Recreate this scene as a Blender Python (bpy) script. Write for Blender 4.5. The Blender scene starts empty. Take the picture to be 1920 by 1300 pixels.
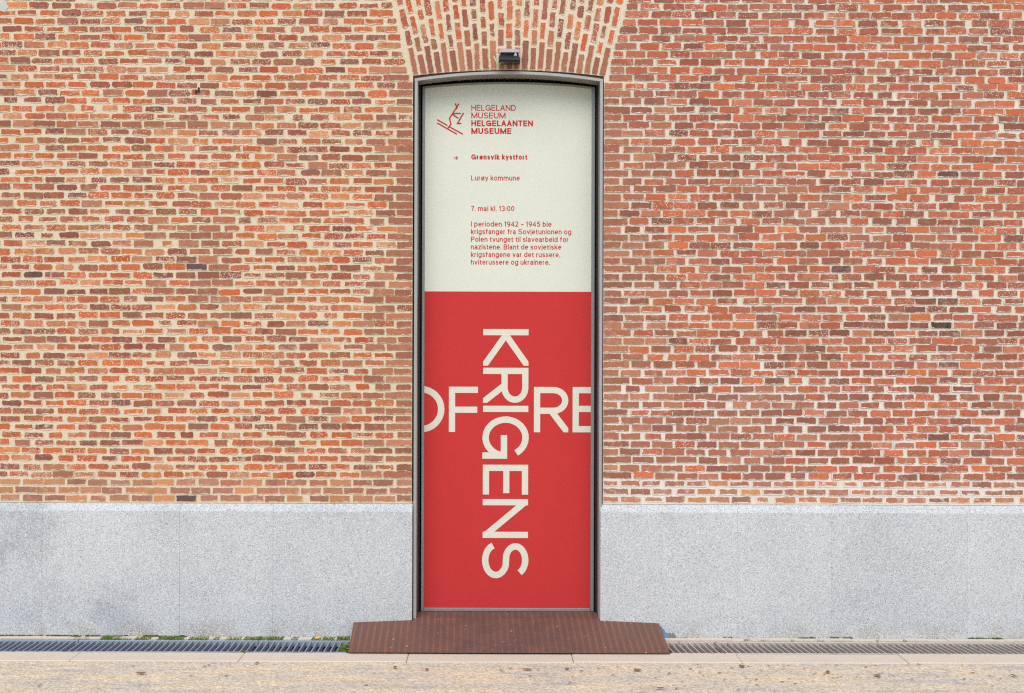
import bpy, math, random
from mathutils import Matrix, Vector

R = random.Random(7)
scene = bpy.context.scene
col = scene.collection

# ------------------------------------------------------------------ camera
D = 7.0                      # metres from the lens to the brick face (y = 0)
PXM = 300.0                  # photograph pixels per metre on the brick face
VX, VY = 930.0, 640.0        # vanishing point of the photograph
CAMX, CAMZ = (VX - 960) / PXM, 1.841
cd = bpy.data.cameras.new('camera')
cd.sensor_width = 36.0
cd.lens = 36.0 * D / (1920 / PXM)
cd.shift_x = (960 - VX) / 1920
cd.shift_y = (VY - 650) / 1920
cd.clip_start, cd.clip_end = 0.05, 2000
cam = bpy.data.objects.new('camera', cd)
cam.matrix_world = (Matrix.Translation((CAMX, -D, CAMZ)) @ Matrix.Rotation(math.radians(90), 4, 'X')
                    @ Matrix.Rotation(math.radians(0.17), 4, 'Z'))
col.objects.link(cam)
scene.camera = cam

# ------------------------------------------------------------------ sky and sun
SUN_EL, SUN_AZ = 49.0, -18.0          # degrees; azimuth from straight behind the camera, negative = from the left
world = bpy.data.worlds.new('World')
scene.world = world
world.use_nodes = True
wn = world.node_tree
bg = wn.nodes['Background']
sky = wn.nodes.new('ShaderNodeTexSky')
sky.sky_type = 'NISHITA'
sky.sun_disc = False
sky.sun_elevation = math.radians(SUN_EL)
sky.sun_rotation = math.radians(180 + SUN_AZ)
sky.air_density = 1.0
sky.dust_density = 2.0
sky.ozone_density = 1.0
wn.links.new(sky.outputs[0], bg.inputs[0])
bg.inputs[1].default_value = 0.12
sd = bpy.data.lights.new('sun', 'SUN')
sd.energy = 1.5
sd.angle = math.radians(45)
sd.color = (1.0, 0.955, 0.90)
sun = bpy.data.objects.new('sun', sd)
az, el = math.radians(SUN_AZ), math.radians(SUN_EL)
sdir = Vector((math.sin(az) * math.cos(el), -math.cos(az) * math.cos(el), math.sin(el)))
sun.rotation_euler = sdir.to_track_quat('Z', 'Y').to_euler()
sun.location = sdir * 20
col.objects.link(sun)
scene.view_settings.view_transform = 'Standard'
scene.view_settings.look = 'None'
scene.view_settings.gamma = 1.0
scene.view_settings.use_curve_mapping = False
scene.view_settings.exposure = 0.48
scene.cycles.use_denoising = False
scene.cycles.filter_width = 1.2
scene.cycles.max_bounces = 6
scene.cycles.diffuse_bounces = 3

# ------------------------------------------------------------------ helpers
def U(px, py, y=0.0):
    """world point at depth y that the photograph shows at pixel (px, py)"""
    s = (D + y) / D
    return Vector((CAMX + (px - VX) / PXM * s, y, CAMZ + (VY - py) / PXM * s))
def ux(px, y=0.0): return U(px, 0, y).x
def uz(py, y=0.0): return U(0, py, y).z

def lin(r, g, b, k=1.0):
    f = lambda c: ((c / 255 + 0.055) / 1.055) ** 2.4 if c > 10 else c / 255 / 12.92
    return (f(r) * k, f(g) * k, f(b) * k, 1.0)

def tag(o, label=None, cat=None, group=None, kind=None):
    if label: o['label'] = label
    if cat: o['category'] = cat
    if group: o['group'] = group
    if kind: o['kind'] = kind
    return o

def empty(name, loc, label=None, cat=None, group=None, kind=None):
    o = bpy.data.objects.new(name, None)
    o.empty_display_size = 0.1
    o.location = loc
    col.objects.link(o)
    return tag(o, label, cat, group, kind)

def link(o, parent):
    col.objects.link(o)
    if parent is not None:
        o.parent = parent
        o.matrix_parent_inverse = Matrix.Identity(4)
    return o

def pos(o):
    p = Vector((0, 0, 0))
    while o is not None:
        p += o.location
        o = o.parent
    return p

class MB:
    """collects faces in world coordinates; build() links them as one mesh object"""
    def __init__(s): s.v, s.f = [], []
    def add(s, vs, fs):
        n = len(s.v)
        s.v += [tuple(v) for v in vs]
        s.f += [tuple(i + n for i in f) for f in fs]
        return s
    def quad(s, a, b, c, d): return s.add([a, b, c, d], [(0, 1, 2, 3)])
    def box(s, x0, x1, y0, y1, z0, z1):
        vs = [(x, y, z) for z in (z0, z1) for y in (y0, y1) for x in (x0, x1)]
        return s.add(vs, [(0, 2, 3, 1), (4, 5, 7, 6), (0, 1, 5, 4), (2, 6, 7, 3), (0, 4, 6, 2), (1, 3, 7, 5)])
    def cbox(s, x0, x1, y0, y1, z0, z1, c):
        """box whose edges are all chamfered by c"""
        xs, ys, zs = (x0, x1), (y0, y1), (z0, z1)
        idx, vs = {}, []
        for i in (0, 1):
            for j in (0, 1):
                for k in (0, 1):
                    sx, sy, sz = (1, -1)[i], (1, -1)[j], (1, -1)[k]
                    for ax, p in (('x', (xs[i], ys[j] + sy * c, zs[k] + sz * c)),
                                  ('y', (xs[i] + sx * c, ys[j], zs[k] + sz * c)),
                                  ('z', (xs[i] + sx * c, ys[j] + sy * c, zs[k]))):
                        idx[(i, j, k, ax)] = len(vs)
                        vs.append(p)
        g = lambda *a: idx[a]
        fs = []
        for i in (0, 1):
            fs.append([g(i, 0, 0, 'x'), g(i, 1, 0, 'x'), g(i, 1, 1, 'x'), g(i, 0, 1, 'x')])
            fs.append([g(0, i, 0, 'y'), g(1, i, 0, 'y'), g(1, i, 1, 'y'), g(0, i, 1, 'y')])
            fs.append([g(0, 0, i, 'z'), g(1, 0, i, 'z'), g(1, 1, i, 'z'), g(0, 1, i, 'z')])
        for a in (0, 1):
            for b in (0, 1):
                fs.append([g(0, a, b, 'y'), g(1, a, b, 'y'), g(1, a, b, 'z'), g(0, a, b, 'z')])
                fs.append([g(a, 0, b, 'x'), g(a, 1, b, 'x'), g(a, 1, b, 'z'), g(a, 0, b, 'z')])
                fs.append([g(a, b, 0, 'x'), g(a, b, 1, 'x'), g(a, b, 1, 'y'), g(a, b, 0, 'y')])
                for k in (0, 1):
                    fs.append([g(a, b, k, 'x'), g(a, b, k, 'y'), g(a, b, k, 'z')])
        return s.add(vs, fs)
    def prism_x(s, prof, x0, x1):
        """profile of (y, z) points swept along x"""
        n = len(prof)
        vs = [(x0, y, z) for y, z in prof] + [(x1, y, z) for y, z in prof]
        fs = [(i, (i + 1) % n, n + (i + 1) % n, n + i) for i in range(n)]
        fs += [tuple(range(n))[::-1], tuple(range(n, 2 * n))]
        return s.add(vs, fs)
    def build(s, name, mat, parent=None, smooth=False, fix=True, label=None):
        m = bpy.data.meshes.new(name)
        o = bpy.data.objects.new(name, m)
        off = Vector((0, 0, 0))
        if parent is not None: off = pos(parent)
        m.from_pydata([tuple(Vector(v) - off) for v in s.v], [], s.f)
        if fix:
            import bmesh
            bm = bmesh.new(); bm.from_mesh(m)
            bmesh.ops.recalc_face_normals(bm, faces=bm.faces)
            bm.to_mesh(m); bm.free()
        if smooth:
            for p in m.polygons: p.use_smooth = True
        m.materials.append(mat)
        m.update()
        link(o, parent)
        if label: o['label'] = label
        return o

# ------------------------------------------------------------------ node helpers
class NT:
    def __init__(s, tree): s.t = tree; s.n = tree.nodes; s.l = tree.links
    def new(s, kind, **kw):
        n = s.n.new(kind)
        for k, v in kw.items(): setattr(n, k, v)
        return n
    def put(s, sock, v):
        if isinstance(v, bpy.types.NodeSocket): s.l.new(v, sock)
        else: sock.default_value = v
    def math(s, op, a, b=0.0, c=0.0, clamp=False):
        n = s.new('ShaderNodeMath', operation=op, use_clamp=clamp)
        for i, v in enumerate((a, b, c)): s.put(n.inputs[i], v)
        return n.outputs[0]
    def mix(s, fac, a, b, mode='MIX'):
        n = s.new('ShaderNodeMix', data_type='RGBA', blend_type=mode)
        s.put(n.inputs[0], fac); s.put(n.inputs[6], a); s.put(n.inputs[7], b)
        return n.outputs[2]
    def noise(s, vec, scale, detail=3.0, rough=0.55, out=0):
        n = s.new('ShaderNodeTexNoise')
        s.put(n.inputs['Vector'], vec); n.inputs['Scale'].default_value = scale
        n.inputs['Detail'].default_value = detail; n.inputs['Roughness'].default_value = rough
        return n.outputs[out]
    def ramp(s, v, a, b, lo=0.0, hi=1.0):
        n = s.new('ShaderNodeMapRange', interpolation_type='SMOOTHSTEP', clamp=True)
        s.put(n.inputs[0], v)
        n.inputs[1].default_value, n.inputs[2].default_value = a, b
        n.inputs[3].default_value, n.inputs[4].default_value = lo, hi
        return n.outputs[0]
    def mapping(s, vec, scale=(1, 1, 1), loc=(0, 0, 0)):
        n = s.new('ShaderNodeMapping'); s.put(n.inputs[0], vec)
        n.inputs['Scale'].default_value = scale; n.inputs['Location'].default_value = loc
        return n.outputs[0]
    def position(s): return s.new('ShaderNodeNewGeometry').outputs['Position']
    def attr(s, name, out='Vector'):
        n = s.new('ShaderNodeAttribute', attribute_type='GEOMETRY', attribute_name=name)
        return n.outputs[out]
    def xyz(s, v):
        n = s.new('ShaderNodeSeparateXYZ'); s.put(n.inputs[0], v)
        return n.outputs
    def bump(s, h, strength, dist):
        n = s.new('ShaderNodeBump'); n.inputs['Strength'].default_value = strength
        n.inputs['Distance'].default_value = dist; s.put(n.inputs['Height'], h)
        return n.outputs[0]

def material(name):
    m = bpy.data.materials.new(name)
    m.use_nodes = True
    t = NT(m.node_tree)
    return m, t, m.node_tree.nodes['Principled BSDF']

def simple(name, c, rough=0.6, metal=0.0, var=0.12, scale=30.0, bump=0.0, spec=0.5):
    m, t, b = material(name)
    p = t.position()
    n = t.noise(p, scale, 4)
    t.put(b.inputs['Base Color'], t.mix(1.0, c, t.mix(n, (1 - var,) * 3 + (1,), (1 + var,) * 3 + (1,)), 'MULTIPLY'))
    t.put(b.inputs['Roughness'], t.ramp(t.noise(p, scale * 2.3, 3), 0.25, 0.75, max(rough - 0.1, 0), min(rough + 0.1, 1)))
    b.inputs['Metallic'].default_value = metal
    b.inputs['Specular IOR Level'].default_value = spec
    if bump: t.put(b.inputs['Normal'], t.bump(t.noise(p, scale * 6, 3), bump, 0.002))
    return m

# ------------------------------------------------------------------ materials
K = 0.80
def mortar_group():
    g = bpy.data.node_groups.new('mortar_tone', 'ShaderNodeTree')
    g.interface.new_socket('Color', in_out='OUTPUT', socket_type='NodeSocketColor')
    g.interface.new_socket('Height', in_out='OUTPUT', socket_type='NodeSocketFloat')
    t = NT(g)
    o = t.new('NodeGroupOutput')
    p = t.position()
    x, y, z = t.xyz(p)
    wob = t.noise(p, 1.1, 3)
    side = t.ramp(t.math('ADD', x, t.math('MULTIPLY', t.math('SUBTRACT', wob, 0.5), 1.2)), -0.1, 1.0)
    c = t.mix(side, lin(232, 215, 187, K), lin(234, 221, 203, K))
    # old lime repairs: whiter patches, mostly to the right
    rep = t.math('MULTIPLY', t.ramp(t.noise(p, 1.7, 4, 0.6), 0.52, 0.68), t.math('MULTIPLY_ADD', side, 0.8, 0.15))
    c = t.mix(rep, c, lin(244, 232, 218, K))
    low = t.math('MULTIPLY', t.ramp(t.math('ADD', z, t.math('MULTIPLY', t.math('SUBTRACT', wob, 0.5), 1.1)), 1.95, 1.35), side)
    c = t.mix(t.math('MULTIPLY', low, 0.8), c, lin(240, 231, 221, K))
    damp = t.ramp(t.noise(t.mapping(p, (1, 1, 1), (5, 3, 9)), 2.6, 4), 0.55, 0.8)
    c = t.mix(t.math('MULTIPLY', damp, 0.35), c, lin(196, 172, 135, K))
    grain = t.noise(p, 260, 3, 0.7)
    c = t.mix(t.ramp(grain, 0.62, 0.78, 0, 0.55), c, lin(170, 146, 112, K))
    c = t.mix(t.ramp(t.noise(t.mapping(p, (1, 1, 1), (3, 1, 2)), 330, 2), 0.62, 0.8, 0, 0.6), c, lin(255, 246, 228, K))
    t.put(o.inputs[0], c)
    t.put(o.inputs[1], t.math('ADD', t.noise(p, 70, 4, 0.65), t.math('MULTIPLY', grain, 0.35)))
    return g
MG = mortar_group()

def make_mortar():
    m, t, b = material('lime_mortar')
    g = t.new('ShaderNodeGroup', node_tree=MG)
    t.put(b.inputs['Base Color'], g.outputs[0])
    b.inputs['Roughness'].default_value = 0.92
    b.inputs['Specular IOR Level'].default_value = 0.2
    t.put(b.inputs['Normal'], t.bump(g.outputs[1], 0.6, 0.006))
    return m
M_MORTAR = make_mortar()

def make_brick():
    m, t, b = material('fired_clay_brick')
    g = t.new('ShaderNodeGroup', node_tree=MG)
    p = t.position()
    lx, lz, seed = t.xyz(t.attr('brick_local'))
    hx, hz, _ = t.xyz(t.attr('brick_half'))
    smear, speck, tone = t.xyz(t.attr('brick_wear'))
    c1, c2 = t.attr('brick_tint', 'Color'), t.attr('brick_tint_b', 'Color')
    # every brick samples the noise somewhere else
    off = t.new('ShaderNodeCombineXYZ')
    t.put(off.inputs[0], t.math('MULTIPLY', seed, 37.0)); t.put(off.inputs[1], t.math('MULTIPLY', seed, 91.0))
    va = t.new('ShaderNodeVectorMath', operation='ADD'); t.put(va.inputs[0], p); t.put(va.inputs[1], off.outputs[0])
    q = va.outputs[0]
    c = t.mix(t.ramp(t.noise(q, 16, 3, 0.6), 0.42, 0.62), c1, c2)
    fine = t.noise(q, 120, 4, 0.7)
    c = t.mix(1.0, c, t.mix(fine, (0.64, 0.63, 0.62, 1), (1.30, 1.31, 1.31, 1)), 'MULTIPLY')
    c = t.mix(0.04, c, g.outputs[0])
    # dark fired pits and pale lime grains
    c = t.mix(t.math('MULTIPLY', t.ramp(t.noise(q, 210, 2), 0.63, 0.72), 0.55), c, lin(95, 55, 48, K))
    vor = t.new('ShaderNodeTexVoronoi'); t.put(vor.inputs['Vector'], q); vor.inputs['Scale'].default_value = 118
    dot = t.math('LESS_THAN', vor.outputs['Distance'], t.math('MULTIPLY', t.math('MINIMUM', speck, 0.9), 0.40))
    pick = t.math('GREATER_THAN', t.xyz(vor.outputs['Color'])[0], 0.5)
    c = t.mix(t.math('MULTIPLY', t.math('MULTIPLY', dot, pick), 0.85), c, lin(243, 214, 190, K))
    # thin wash of lime over some faces
    wash = t.math('MULTIPLY', t.ramp(t.noise(q, 26, 4, 0.65), 0.5, 0.75), t.math('MULTIPLY', smear, 0.8))
    c = t.mix(wash, c, g.outputs[0])
    # mortar lapping over the arrises
    d = t.math('MINIMUM', t.math('SUBTRACT', hx, t.math('ABSOLUTE', lx)), t.math('SUBTRACT', hz, t.math('ABSOLUTE', lz)))
    n = t.math('SUBTRACT', t.noise(q, 70, 3, 0.7), 0.5)
    big = t.math('SUBTRACT', t.noise(q, 22, 2), 0.5)
    reach = t.math('MULTIPLY_ADD', smear, 0.0055, t.math('ADD', t.math('MULTIPLY', n, 0.014), t.math('MULTIPLY', big, 0.015)))
    lap = t.ramp(t.math('SUBTRACT', reach, d), -0.0012, 0.0012)
    c = t.mix(lap, c, g.outputs[0])
    t.put(b.inputs['Base Color'], c)
    b.inputs['Roughness'].default_value = 0.88
    b.inputs['Specular IOR Level'].default_value = 0.25
    h = t.math('ADD', t.math('MULTIPLY', fine, 1.0), t.math('MULTIPLY', t.noise(q, 45, 3), 1.2))
    h = t.math('ADD', h, t.math('MULTIPLY', lap, 0.25))
    t.put(b.inputs['Normal'], t.bump(h, 0.55, 0.004))
    return m
M_BRICK = make_brick()

def make_granite():
    m, t, b = material('grey_granite')
    p = t.position()
    x, y, z = t.xyz(p)
    rnd = t.new('ShaderNodeObjectInfo').outputs['Random']
    c = t.mix(t.noise(p, 2.2, 4, 0.6), lin(197, 203, 206, K), lin(217, 221, 223, K))
    c = t.mix(1.0, c, t.mix(rnd, (0.95, 0.955, 0.96, 1), (1.05, 1.05, 1.04, 1)), 'MULTIPLY')
    # soaked, soiled patches, strongest towards the far left slabs
    leftness = t.ramp(x, -1.9, -3.05, 0.22, 1.0)
    soil = t.math('MULTIPLY', t.ramp(t.noise(t.mapping(p, (1, 1, 1.0), (0.37, 0, 2.1)), 2.1, 5, 0.6), 0.42, 0.72), leftness)
    c = t.mix(t.math('MULTIPLY', soil, 0.6), c, lin(120, 128, 138, K))
    foot = t.math('MULTIPLY', t.ramp(z, 0.14, 0.0), t.ramp(t.noise(t.mapping(p, (1, 1, .4)), 5, 4), 0.35, 0.7))
    c = t.mix(t.math('MULTIPLY', foot, 0.55), c, lin(150, 136, 112, K))
    # crystals
    vg = t.new('ShaderNodeTexVoronoi'); t.put(vg.inputs['Vector'], p); vg.inputs['Scale'].default_value = 215
    cell, cell2, cell3 = t.xyz(vg.outputs['Color'])
    c = t.mix(1.0, c, t.mix(cell, (0.82, 0.825, 0.83, 1), (1.12, 1.12, 1.12, 1)), 'MULTIPLY')
    c = t.mix(t.ramp(cell2, 0.86, 0.88, 0, 0.5), c, lin(92, 98, 108, K))
    c = t.mix(t.ramp(cell3, 0.8, 0.82, 0, 0.6), c, lin(244, 245, 243, K))
    g3 = t.noise(t.mapping(p, (1, 1, 1), (1, 8, 3)), 120, 1, 0.5)
    c = t.mix(t.ramp(g3, 0.72, 0.76, 0, 0.75), c, lin(60, 62, 70, K))
    t.put(b.inputs['Base Color'], c)
    b.inputs['Roughness'].default_value = 0.7
    b.inputs['Specular IOR Level'].default_value = 0.3
    t.put(b.inputs['Normal'], t.bump(t.noise(p, 160, 3), 0.35, 0.002))
    return m
M_GRANITE = make_granite()

def make_rust():
    m, t, b = material('rusted_tread_plate')
    p = t.position()
    x, y, z = t.xyz(p)
    c = t.mix(t.noise(p, 7, 4, 0.6), lin(106, 76, 66, K), lin(124, 88, 75, K))
    # ridges pressed into the plate run up the slope, small bars along each ridge
    ridge = t.math('SINE', t.math('MULTIPLY', t.math('ADD', x, t.math('MULTIPLY', y, 0.03)), 2 * math.pi / 0.0405))
    bars = t.math('SINE', t.math('MULTIPLY', t.math('ADD', y, z), 2 * math.pi / 0.0105))
    up = t.ramp(ridge, 0.1, 0.85)
    tread = t.math('MULTIPLY', up, t.ramp(bars, -0.3, 0.5))
    worn = t.ramp(t.math('ABSOLUTE', t.math('ADD', x, 0.02)), 0.75, 0.15, 0.12, 0.85)
    worn = t.math('MULTIPLY', worn, t.ramp(t.noise(p, 9, 4), 0.3, 0.65))
    c = t.mix(t.math('MULTIPLY', t.math('MULTIPLY_ADD', tread, 0.35, t.math('MULTIPLY', up, 0.3)), t.ramp(t.noise(p, 5, 3), 0.3, 0.7, 0.7, 1.35)), c, lin(166, 108, 84, K))
    c = t.mix(t.math('MULTIPLY', worn, 0.7), c, lin(110, 96, 94, K))  # greyer middle: tread wear plus a sky reflection put into the colour
    c = t.mix(t.ramp(t.noise(p, 60, 3, 0.7), 0.6, 0.75, 0, 0.5), c, lin(84, 48, 38, K))
    ch = t.noise(t.mapping(p, (1, 1, 1), (2, 9, 1)), 48, 1, 0.4)
    c = t.mix(t.ramp(ch, 0.775, 0.785), c, lin(225, 205, 190, K))
    t.put(b.inputs['Base Color'], c)
    t.put(b.inputs['Roughness'], t.ramp(worn, 0, 1, 0.75, 0.55))
    t.put(b.inputs['Metallic'], t.math('MULTIPLY', worn, 0.35))
    h = t.math('ADD', tread, t.math('MULTIPLY', t.noise(p, 90, 3), 0.25))
    t.put(b.inputs['Normal'], t.bump(h, 0.7, 0.0022))
    return m
M_RUST = make_rust()

def make_ground():
    m, t, b = material('worn_sandy_pavement')
    p = t.position()
    st = t.mapping(p, (0.42, 1.5, 1))
    c = t.mix(t.ramp(t.noise(st, 5.0, 5, 0.6), 0.4, 0.62), lin(222, 213, 194, K), lin(238, 221, 190, K))
    c = t.mix(t.ramp(t.noise(t.mapping(p, (0.3, 1.8, 1), (4, 1, 0)), 9.0, 4, 0.6), 0.52, 0.66, 0, 0.8), c, lin(200, 196, 190, K))
    c = t.mix(t.ramp(t.noise(t.mapping(p, (0.25, 1.2, 1), (1, 7, 0)), 7.0, 4, 0.6), 0.6, 0.75, 0, 0.5), c, lin(212, 180, 140, K))
    vor = t.new('ShaderNodeTexVoronoi'); t.put(vor.inputs['Vector'], p); vor.inputs['Scale'].default_value = 85
    hsv = t.xyz(vor.outputs['Color'])[0]
    c = t.mix(1.0, c, t.mix(hsv, (0.74, 0.74, 0.74, 1), (1.22, 1.22, 1.22, 1)), 'MULTIPLY')
    c = t.mix(t.ramp(t.noise(p, 130, 3, 0.7), 0.6, 0.72, 0, 0.6), c, lin(120, 108, 96, K))
    t.put(b.inputs['Base Color'], c)
    b.inputs['Roughness'].default_value = 0.9
    b.inputs['Specular IOR Level'].default_value = 0.25
    h = t.math('ADD', t.math('MULTIPLY', vor.outputs['Distance'], -0.6), t.noise(p, 40, 4, 0.65))
    t.put(b.inputs['Normal'], t.bump(h, 0.6, 0.006))
    return m
M_GROUND = make_ground()

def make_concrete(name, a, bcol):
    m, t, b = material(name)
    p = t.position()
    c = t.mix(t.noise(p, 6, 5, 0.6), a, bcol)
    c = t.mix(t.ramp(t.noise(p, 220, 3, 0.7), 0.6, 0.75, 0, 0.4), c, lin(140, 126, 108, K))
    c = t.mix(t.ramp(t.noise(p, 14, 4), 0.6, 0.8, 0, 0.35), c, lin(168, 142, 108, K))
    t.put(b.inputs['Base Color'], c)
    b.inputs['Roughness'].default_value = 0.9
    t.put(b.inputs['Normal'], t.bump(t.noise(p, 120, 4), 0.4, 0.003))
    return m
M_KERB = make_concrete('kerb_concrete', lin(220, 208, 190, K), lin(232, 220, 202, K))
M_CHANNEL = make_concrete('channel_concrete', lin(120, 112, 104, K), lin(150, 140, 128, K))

def make_grate(name, steel, rustiness):
    m, t, b = material(name)
    p = t.position()
    r = t.ramp(t.noise(p, 22, 4, 0.65), 0.62 - rustiness * 0.25, 0.78 - rustiness * 0.2)
    c = t.mix(t.noise(p, 90, 3), steel, tuple(min(1, v * 1.35) for v in steel[:3]) + (1,))
    c = t.mix(t.math('MULTIPLY', r, 0.85), c, lin(140, 92, 66, K))
    t.put(b.inputs['Base Color'], c)
    t.put(b.inputs['Metallic'], t.math('MULTIPLY_ADD', r, -0.3, 0.35))
    t.put(b.inputs['Roughness'], t.math('MULTIPLY_ADD', r, 0.3, 0.5))
    return m
M_GRATE_BLUE = make_grate('galvanised_steel', lin(160, 172, 188, K), 0.2)
M_GRATE_BROWN = make_grate('rusting_galvanised_steel', lin(206, 196, 186, K), 0.3)

M_STEEL = simple('painted_steel_frame', lin(176, 174, 172, K), 0.42, 0.25, 0.10, 9)
M_STEEL_IN = simple('brown_steel_lining', lin(150, 144, 138, K), 0.5, 0.2, 0.14, 7)
M_RIM = simple('door_rim_steel', lin(150, 153, 150, K), 0.4, 0.3, 0.12, 12)
M_BLACK = simple('black_leaf_and_gap_shade', lin(26, 25, 25, K), 0.7, 0, 0.2, 30)  # flat black for the door leaf and the painted shade of the gap
M_LINTEL = simple('rusted_lintel_steel', lin(120, 76, 50, K), 0.85, 0, 0.45, 26, 0.4)

def make_print(name, c, k=0.05):
    m, t, b = material(name)
    p = t.position()
    w = t.math('ADD', t.noise(t.mapping(p, (1, 1, 0.12)), 420, 2), t.noise(t.mapping(p, (0.12, 1, 1)), 420, 2))
    n = t.math('MULTIPLY', t.math('ADD', w, t.noise(p, 5, 2)), 0.333)
    t.put(b.inputs['Base Color'], t.mix(1.0, c, t.mix(n, (1 - k * 2,) * 3 + (1,), (1 + k * 2,) * 3 + (1,)), 'MULTIPLY'))
    b.inputs['Roughness'].default_value = 0.75
    b.inputs['Specular IOR Level'].default_value = 0.2
    t.put(b.inputs['Normal'], t.bump(w, 0.12, 0.0008))
    return m
M_CREAM = make_print('cream_banner_fabric', lin(228, 232, 217, .80), 0.05)
M_RED = make_print('red_banner_fabric', lin(206, 57, 57, K), 0.06)
M_INK = make_print('red_print', lin(205, 44, 46, K), 0.03)
M_LETTER = make_print('cream_print', lin(232, 231, 214, .78), 0.04)

M_ALU = simple('grey_aluminium', lin(205, 208, 214, K), 0.4, 0.4, 0.08, 40)
M_PLASTIC = simple('black_lamp_body', lin(30, 33, 40, K), 0.4, 0, 0.2, 40)
M_GLASS = simple('dark_lamp_glass', lin(46, 50, 54, K), 0.15, 0, 0.1, 40)
M_TAPE = simple('pale_green_tape', lin(178, 190, 150, K), 0.4, 0, 0.2, 60)
M_GRASS = simple('grass_green', lin(112, 140, 40, K), 0.7, 0, 0.5, 60)
M_MOSS = simple('dark_moss', lin(66, 78, 30, K), 0.9, 0, 0.5, 60)
M_LEAF = simple('dry_leaf_brown', lin(150, 112, 76, K), 0.8, 0, 0.4, 60)
M_YLEAF = simple('yellow_leaf', lin(236, 204, 110, K), 0.7, 0, 0.15, 60)
M_BLUE = simple('blue_spray_paint', lin(112, 158, 192, K), 0.6, 0, 0.25, 45)
M_CEMENT = simple('grey_cement', lin(136, 138, 138, K), 0.9, 0, 0.2, 60, 0.5)
M_PALEBLUE = simple('pale_blue_plaster', lin(206, 210, 200, K), 0.9, 0, 0.12, 40, 0.4)
M_IRON = simple('rusted_iron', lin(70, 48, 38, K), 0.8, 0.2, 0.3, 60)

# ================================================================== setting
GY_BACK, GY_FRONT, KERB_FRONT = -0.115, -0.381, -0.574      # drain back edge, drain front edge, kerb front edge
# pavement: one sheet reaching the horizon in front, finer mesh near the wall for slight unevenness
g = MB()
xs = [-300, -60, -12] + [-6 + 0.15 * i for i in range(81)] + [12, 60, 300]
ys = [KERB_FRONT - 0.06 * i for i in range(40)] + [-4, -6, -9, -14, -25, -60, -300]
RG = random.Random(3)
for j, y in enumerate(ys):
    for i, x in enumerate(xs):
        g.v.append((x, y, -0.006 + (RG.uniform(-0.0025, 0.0025) if 0 < j < 40 else 0)))
W = len(xs)
g.f = [(j * W + i, j * W + i + 1, (j + 1) * W + i + 1, (j + 1) * W + i) for j in range(len(ys) - 1) for i in range(W - 1)]
tag(g.build('pavement', M_GROUND, smooth=True), 'sandy beige worn pavement in front of the wall', None, None, 'structure')
tag(MB().quad((-300, 0.9, -0.02), (300, 0.9, -0.02), (300, 300, -0.02), (-300, 300, -0.02)).build('ground', M_GROUND),
    'ground behind the brick building', None, None, 'structure')

# kerb stones along the drain
kerb = empty('kerb', (0, (KERB_FRONT - 0.4) / 2, 0), 'pale concrete kerb stones between the drain and the pavement', None, None, 'structure')
kj = [-880, -555, -170, 143, 455, 766, 1075, 1387, 1695, 2010, 2330, 2660]
for a, b in zip(kj[:-1], kj[1:]):
    x0, x1 = ux(a, -0.48) + 0.0012, ux(b, -0.48) - 0.0012
    MB().cbox(x0, x1, KERB_FRONT + 0.002, -0.397 + R.uniform(-.002, .002), -0.1, 0.002 + R.uniform(-.0015, .0015), 0.004).build('kerb_stone', M_KERB, kerb)
# mortar strip between plinth and drain, channel below the grating
XE0, XE1 = ux(-420), ux(2340)
ch = MB()
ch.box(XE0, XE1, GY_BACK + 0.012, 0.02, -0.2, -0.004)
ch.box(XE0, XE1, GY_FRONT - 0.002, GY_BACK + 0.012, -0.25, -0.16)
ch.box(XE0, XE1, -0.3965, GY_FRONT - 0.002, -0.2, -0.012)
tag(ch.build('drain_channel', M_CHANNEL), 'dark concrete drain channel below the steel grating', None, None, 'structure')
st = MB()
xx = XE0
while xx < XE1:
    w = R.uniform(0.05, 0.2)
    st.box(xx, xx + w - 0.0005, GY_BACK + 0.014 + R.uniform(0, .008), -0.042 - R.uniform(0, .006), -0.01, 0.001 + R.uniform(-.002, .003))
    xx += w
tag(st.build('mortar_strip', M_KERB), 'pale cement strip between granite plinth and drain', None, None, 'structure')

# ================================================================== brick wall
PITCH_Y, PITCH_X, ROW0 = 14.9, 41.2, 936.0
LJ, RJ = 773.0, 1131.0
INTR = lambda px: 131.5 + 11.0 * ((px - 953) / 178.0) ** 2       # underside of the arch
ARCH_TOP = -78.0
def skew_l(py): return LJ - 1 - (143 - py) * 37 / 143.0
def skew_r(py): return RJ + 2 + (143 - py) * 37 / 143.0
Z_PLINTH = uz(945)

wall = empty('brick_wall', (0, 0.0, Z_PLINTH), 'red and orange brick wall with wide cream mortar joints above granite', 'wall')

RM = random.Random(11)
def grid(mb, xl, xr, yt, yb, step=7.0):
    """mortar face between xl(py)..xr(py), yt(px)..yb(px); slightly uneven"""
    ny = max(2, int((yb(953) - yt(953)) / step)); nx = max(2, int((xr(200) - xl(200)) / step))
    n0 = len(mb.v)
    for j in range(ny + 1):
        for i in range(nx + 1):
            v = j / ny
            pym = yt(953) + (yb(953) - yt(953)) * v
            px = xl(pym) + (xr(pym) - xl(pym)) * i / nx
            py = yt(px) + (yb(px) - yt(px)) * v
            edge = j in (0, ny) or i in (0, nx)
            mb.v.append(tuple(U(px, py, 0.0 if edge else RM.uniform(-0.0008, 0.0012))))
    for j in range(ny):
        for i in range(nx):
            a = n0 + j * (nx + 1) + i
            mb.f.append((a, a + nx + 1, a + nx + 2, a + 1))
c_ = lambda v: (lambda _: v)
WX0, WX1, WTOP = -420.0, 2340.0, -262.0
mo = MB()
grid(mo, c_(WX0), c_(LJ), c_(143), c_(945))
grid(mo, c_(RJ), c_(WX1), c_(143), c_(945))
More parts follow.
